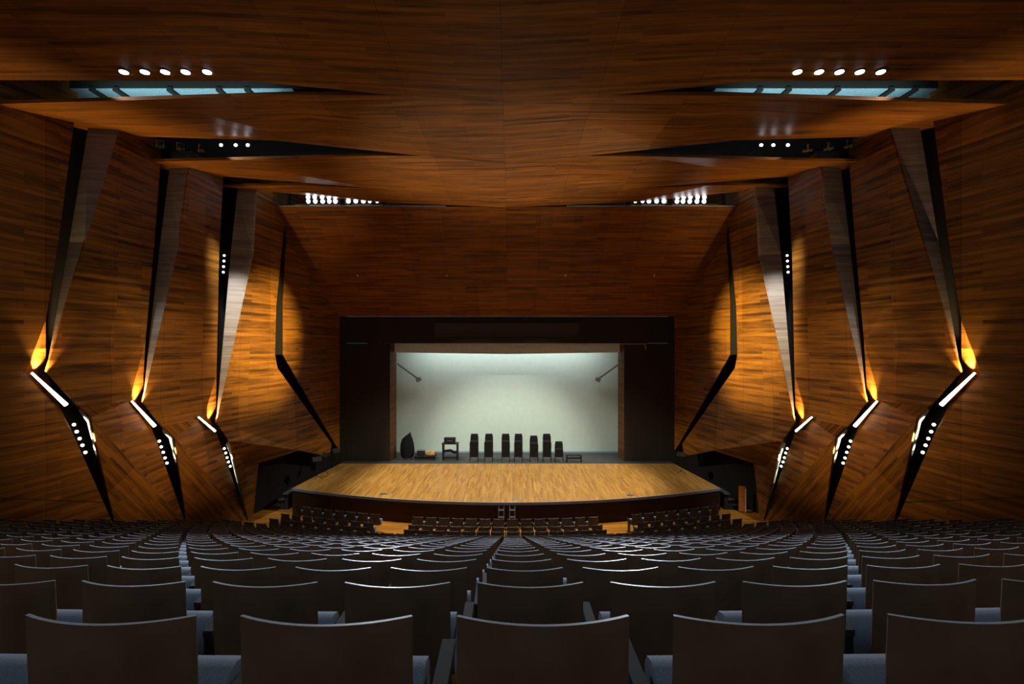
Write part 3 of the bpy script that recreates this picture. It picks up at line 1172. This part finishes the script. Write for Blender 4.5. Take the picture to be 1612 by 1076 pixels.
def seat_shell(mb, z0, z1, segs, mats):
    """bent plywood shell: concave towards the stage, leaning back a little"""
    Wd, sag, th = 0.478, 0.05, 0.010
    r = (Wd / 2) ** 2 / (2 * sag) + sag / 2
    rows_ = [(z0, 0.05), (z0 + 0.2, 0.015), (z1, -0.0)]
    front_, back_ = [], []
    half = math.asin(Wd / 2 / r)
    for (z, lean) in rows_:
        fr, bk = [], []
        for k in range(segs + 1):
            a = -half + 2 * half * k / segs
            bk.append((r * math.sin(a), r - r * math.cos(a) + lean - sag, z))
            fr.append(((r - th) * math.sin(a), r - (r - th) * math.cos(a) + lean - sag, z))
        front_.append(fr)
        back_.append(bk)
    n = segs + 1
    vs = [p for q in back_ for p in q] + [p for q in front_ for p in q]
    o = len(rows_) * n
    fs = []
    for j in range(len(rows_) - 1):
        for k in range(segs):
            a, b, c, d = j * n + k, j * n + k + 1, (j + 1) * n + k + 1, (j + 1) * n + k
            fs.append((a, b, c, d))
            fs.append((o + b, o + a, o + d, o + c))
    mb.add(vs, fs, mats[0], True)
    j = len(rows_) - 1
    fs = [(j * n + k, j * n + k + 1, o + j * n + k + 1, o + j * n + k) for k in range(segs)]
    mb.add(vs, fs, mats[1])
    fs = []
    for j in range(len(rows_) - 1):
        for k, flip in ((0, False), (segs, True)):
            q = (j * n + k, (j + 1) * n + k, o + (j + 1) * n + k, o + j * n + k)
            fs.append(q[::-1] if flip else q)
    mb.add(vs, fs, mats[0])
    return mb


def seat_cushion(mb, mat=0, w=0.485):
    """tipped-up seat: rounded slab standing in front of the back"""
    prof = [(0.16, 0.33), (0.13, 0.42), (0.125, 0.54), (0.15, 0.585), (0.20, 0.598), (0.25, 0.585), (0.275, 0.545), (0.27, 0.42), (0.24, 0.34), (0.20, 0.31)]
    n = len(prof)
    vs = [(-w / 2, y, z) for y, z in prof] + [(w / 2, y, z) for y, z in prof]
    mb.add(vs, [(k, n + k, n + (k + 1) % n, (k + 1) % n) for k in range(n)], mat, True)
    mb.add(vs, [tuple(range(n)), tuple(range(n, 2 * n))[::-1]], mat)


def seat_arm(mb, mat=0):
    mb.box((-0.3, 0.20, 0.575), (0.045, 0.27, 0.03), mat)


def seat_leg(mb, mat=0):
    mb.box((-0.3, 0.17, 0.28), (0.035, 0.20, 0.56), mat)
    mb.box((-0.3, 0.17, 0.01), (0.07, 0.30, 0.02), mat)


def seat_pad(mb, mat=0):
    Wd, sag = 0.43, 0.036
    r = (Wd / 2) ** 2 / (2 * sag)
    half = math.asin(Wd / 2 / r)
    vs = []
    n = 9
    for z, l in ((0.40, 0.055), (0.6, 0.03), (0.79, 0.022)):
        for k in range(n):
            a = -half + 2 * half * k / (n - 1)
            vs.append((r * math.sin(a), r - r * math.cos(a) + l - 0.05 + 0.035 * math.cos(a / half * 1.4), z))
    fs = []
    for j in range(2):
        for k in range(n - 1):
            fs.append((j * n + k + 1, j * n + k, (j + 1) * n + k, (j + 1) * n + k + 1))
    mb.add(vs, fs, mat, True)


seat = empty('theatre_seat')
seat_shell(MB(), 0.34, 0.85, 14, (0, 1)).build('backrest', [M['seat_wood'], M['seat_lit_edge']], seat)
m = MB()
seat_pad(m)
m.build('back_pad', M['fabric'], seat)
m = MB()
seat_cushion(m)
m.build('seat', M['fabric'], seat)
m = MB()
seat_arm(m)
m.build('armrest', M['arm'], seat)
m = MB()
seat_leg(m)
m.build('pedestal', M['dark_metal'], seat)
tag(seat, '', 'theatre seat', 'theatre seats on the raked rows')
register(seat)

spots_ = []
for n in range(NROW):
    z0 = row_z(n)
    zf = CZ - top_drop(z0) - 0.85
    k = 0
    for k in range(-26, 26):
        x, y, a = arc(z0, 0.3 + 0.6 * k)
        if abs(x) > wall_x(y) - 0.75:
            continue
        if abs(x - CX) - 0.3 > 1.03 * (y + 0.2):
            continue            # outside the frame
        spots_.append((n, k, x, y, zf, a))
front_ = []
for j, (z0, zf) in enumerate(((20.15, 0.14), (21.05, 0.0), (22.0, 0.0))):
    for k in range(-7, 7):
        x, y, a = arc(z0, 0.3 + 0.6 * k)
        front_.append((x, y, zf if j else 0.14, a))
    for s in (-1, 1):
        for k in range(9 - j if False else 8):
            x, y, a = arc(z0, s * (5.95 + 0.6 * k))
            if abs(x) < wall_x(y) - 1.2:
                front_.append((x, y, zf, a))
spots_.sort(key=lambda q: (q[0], abs(q[2] - CX)))
near_, far_ = spots_[:300], spots_[300:]
cnt = 0
for i, (n, k, x, y, zf, a) in enumerate(near_):
    rowname = 'nearest row' if n == 0 else ORD[n + 1] + ' nearest row'
    col = 'middle column' if k == 0 else '%s seat %s of the middle column' % (ORD[abs(k)], 'left' if k < 0 else 'right')
    lab = 'dark curved wooden theatre seat, %s, %s' % (rowname, col)
    if i == 0:
        o = seat
        o.location = (x, y, zf)
        o.rotation_euler = (0, 0, a)
        o['label'] = lab
    else:
        dup(seat, (x, y, zf), (0, 0, a), lab)
# the rest of the house as one object
low = MB()
seat_shell(low, 0.34, 0.85, 8, (0, 1))
seat_cushion(low, 2)
seat_pad(low, 2)
seat_arm(low, 3)
seat_leg(low, 3)
big = MB()
for (x, y, zf, a) in [q[2:] for q in far_] + front_:
    rm = Matrix.Rotation(a, 3, 'Z')
    t = Vector((x, y, zf))
    o = len(big.v)
    big.v += [tuple(rm @ Vector(v) + t) for v in low.v]
    big.f += [[i + o for i in f] for f in low.f]
    big.m += low.m
    big.smooth += low.smooth
o = big.build('distant_theatre_seats', [M['seat_wood'], M['seat_lit_edge'], M['fabric'], M['arm']])
tag(o, 'distant rows of dark wooden theatre seats down to the stage front', 'theatre seats', None, 'stuff')
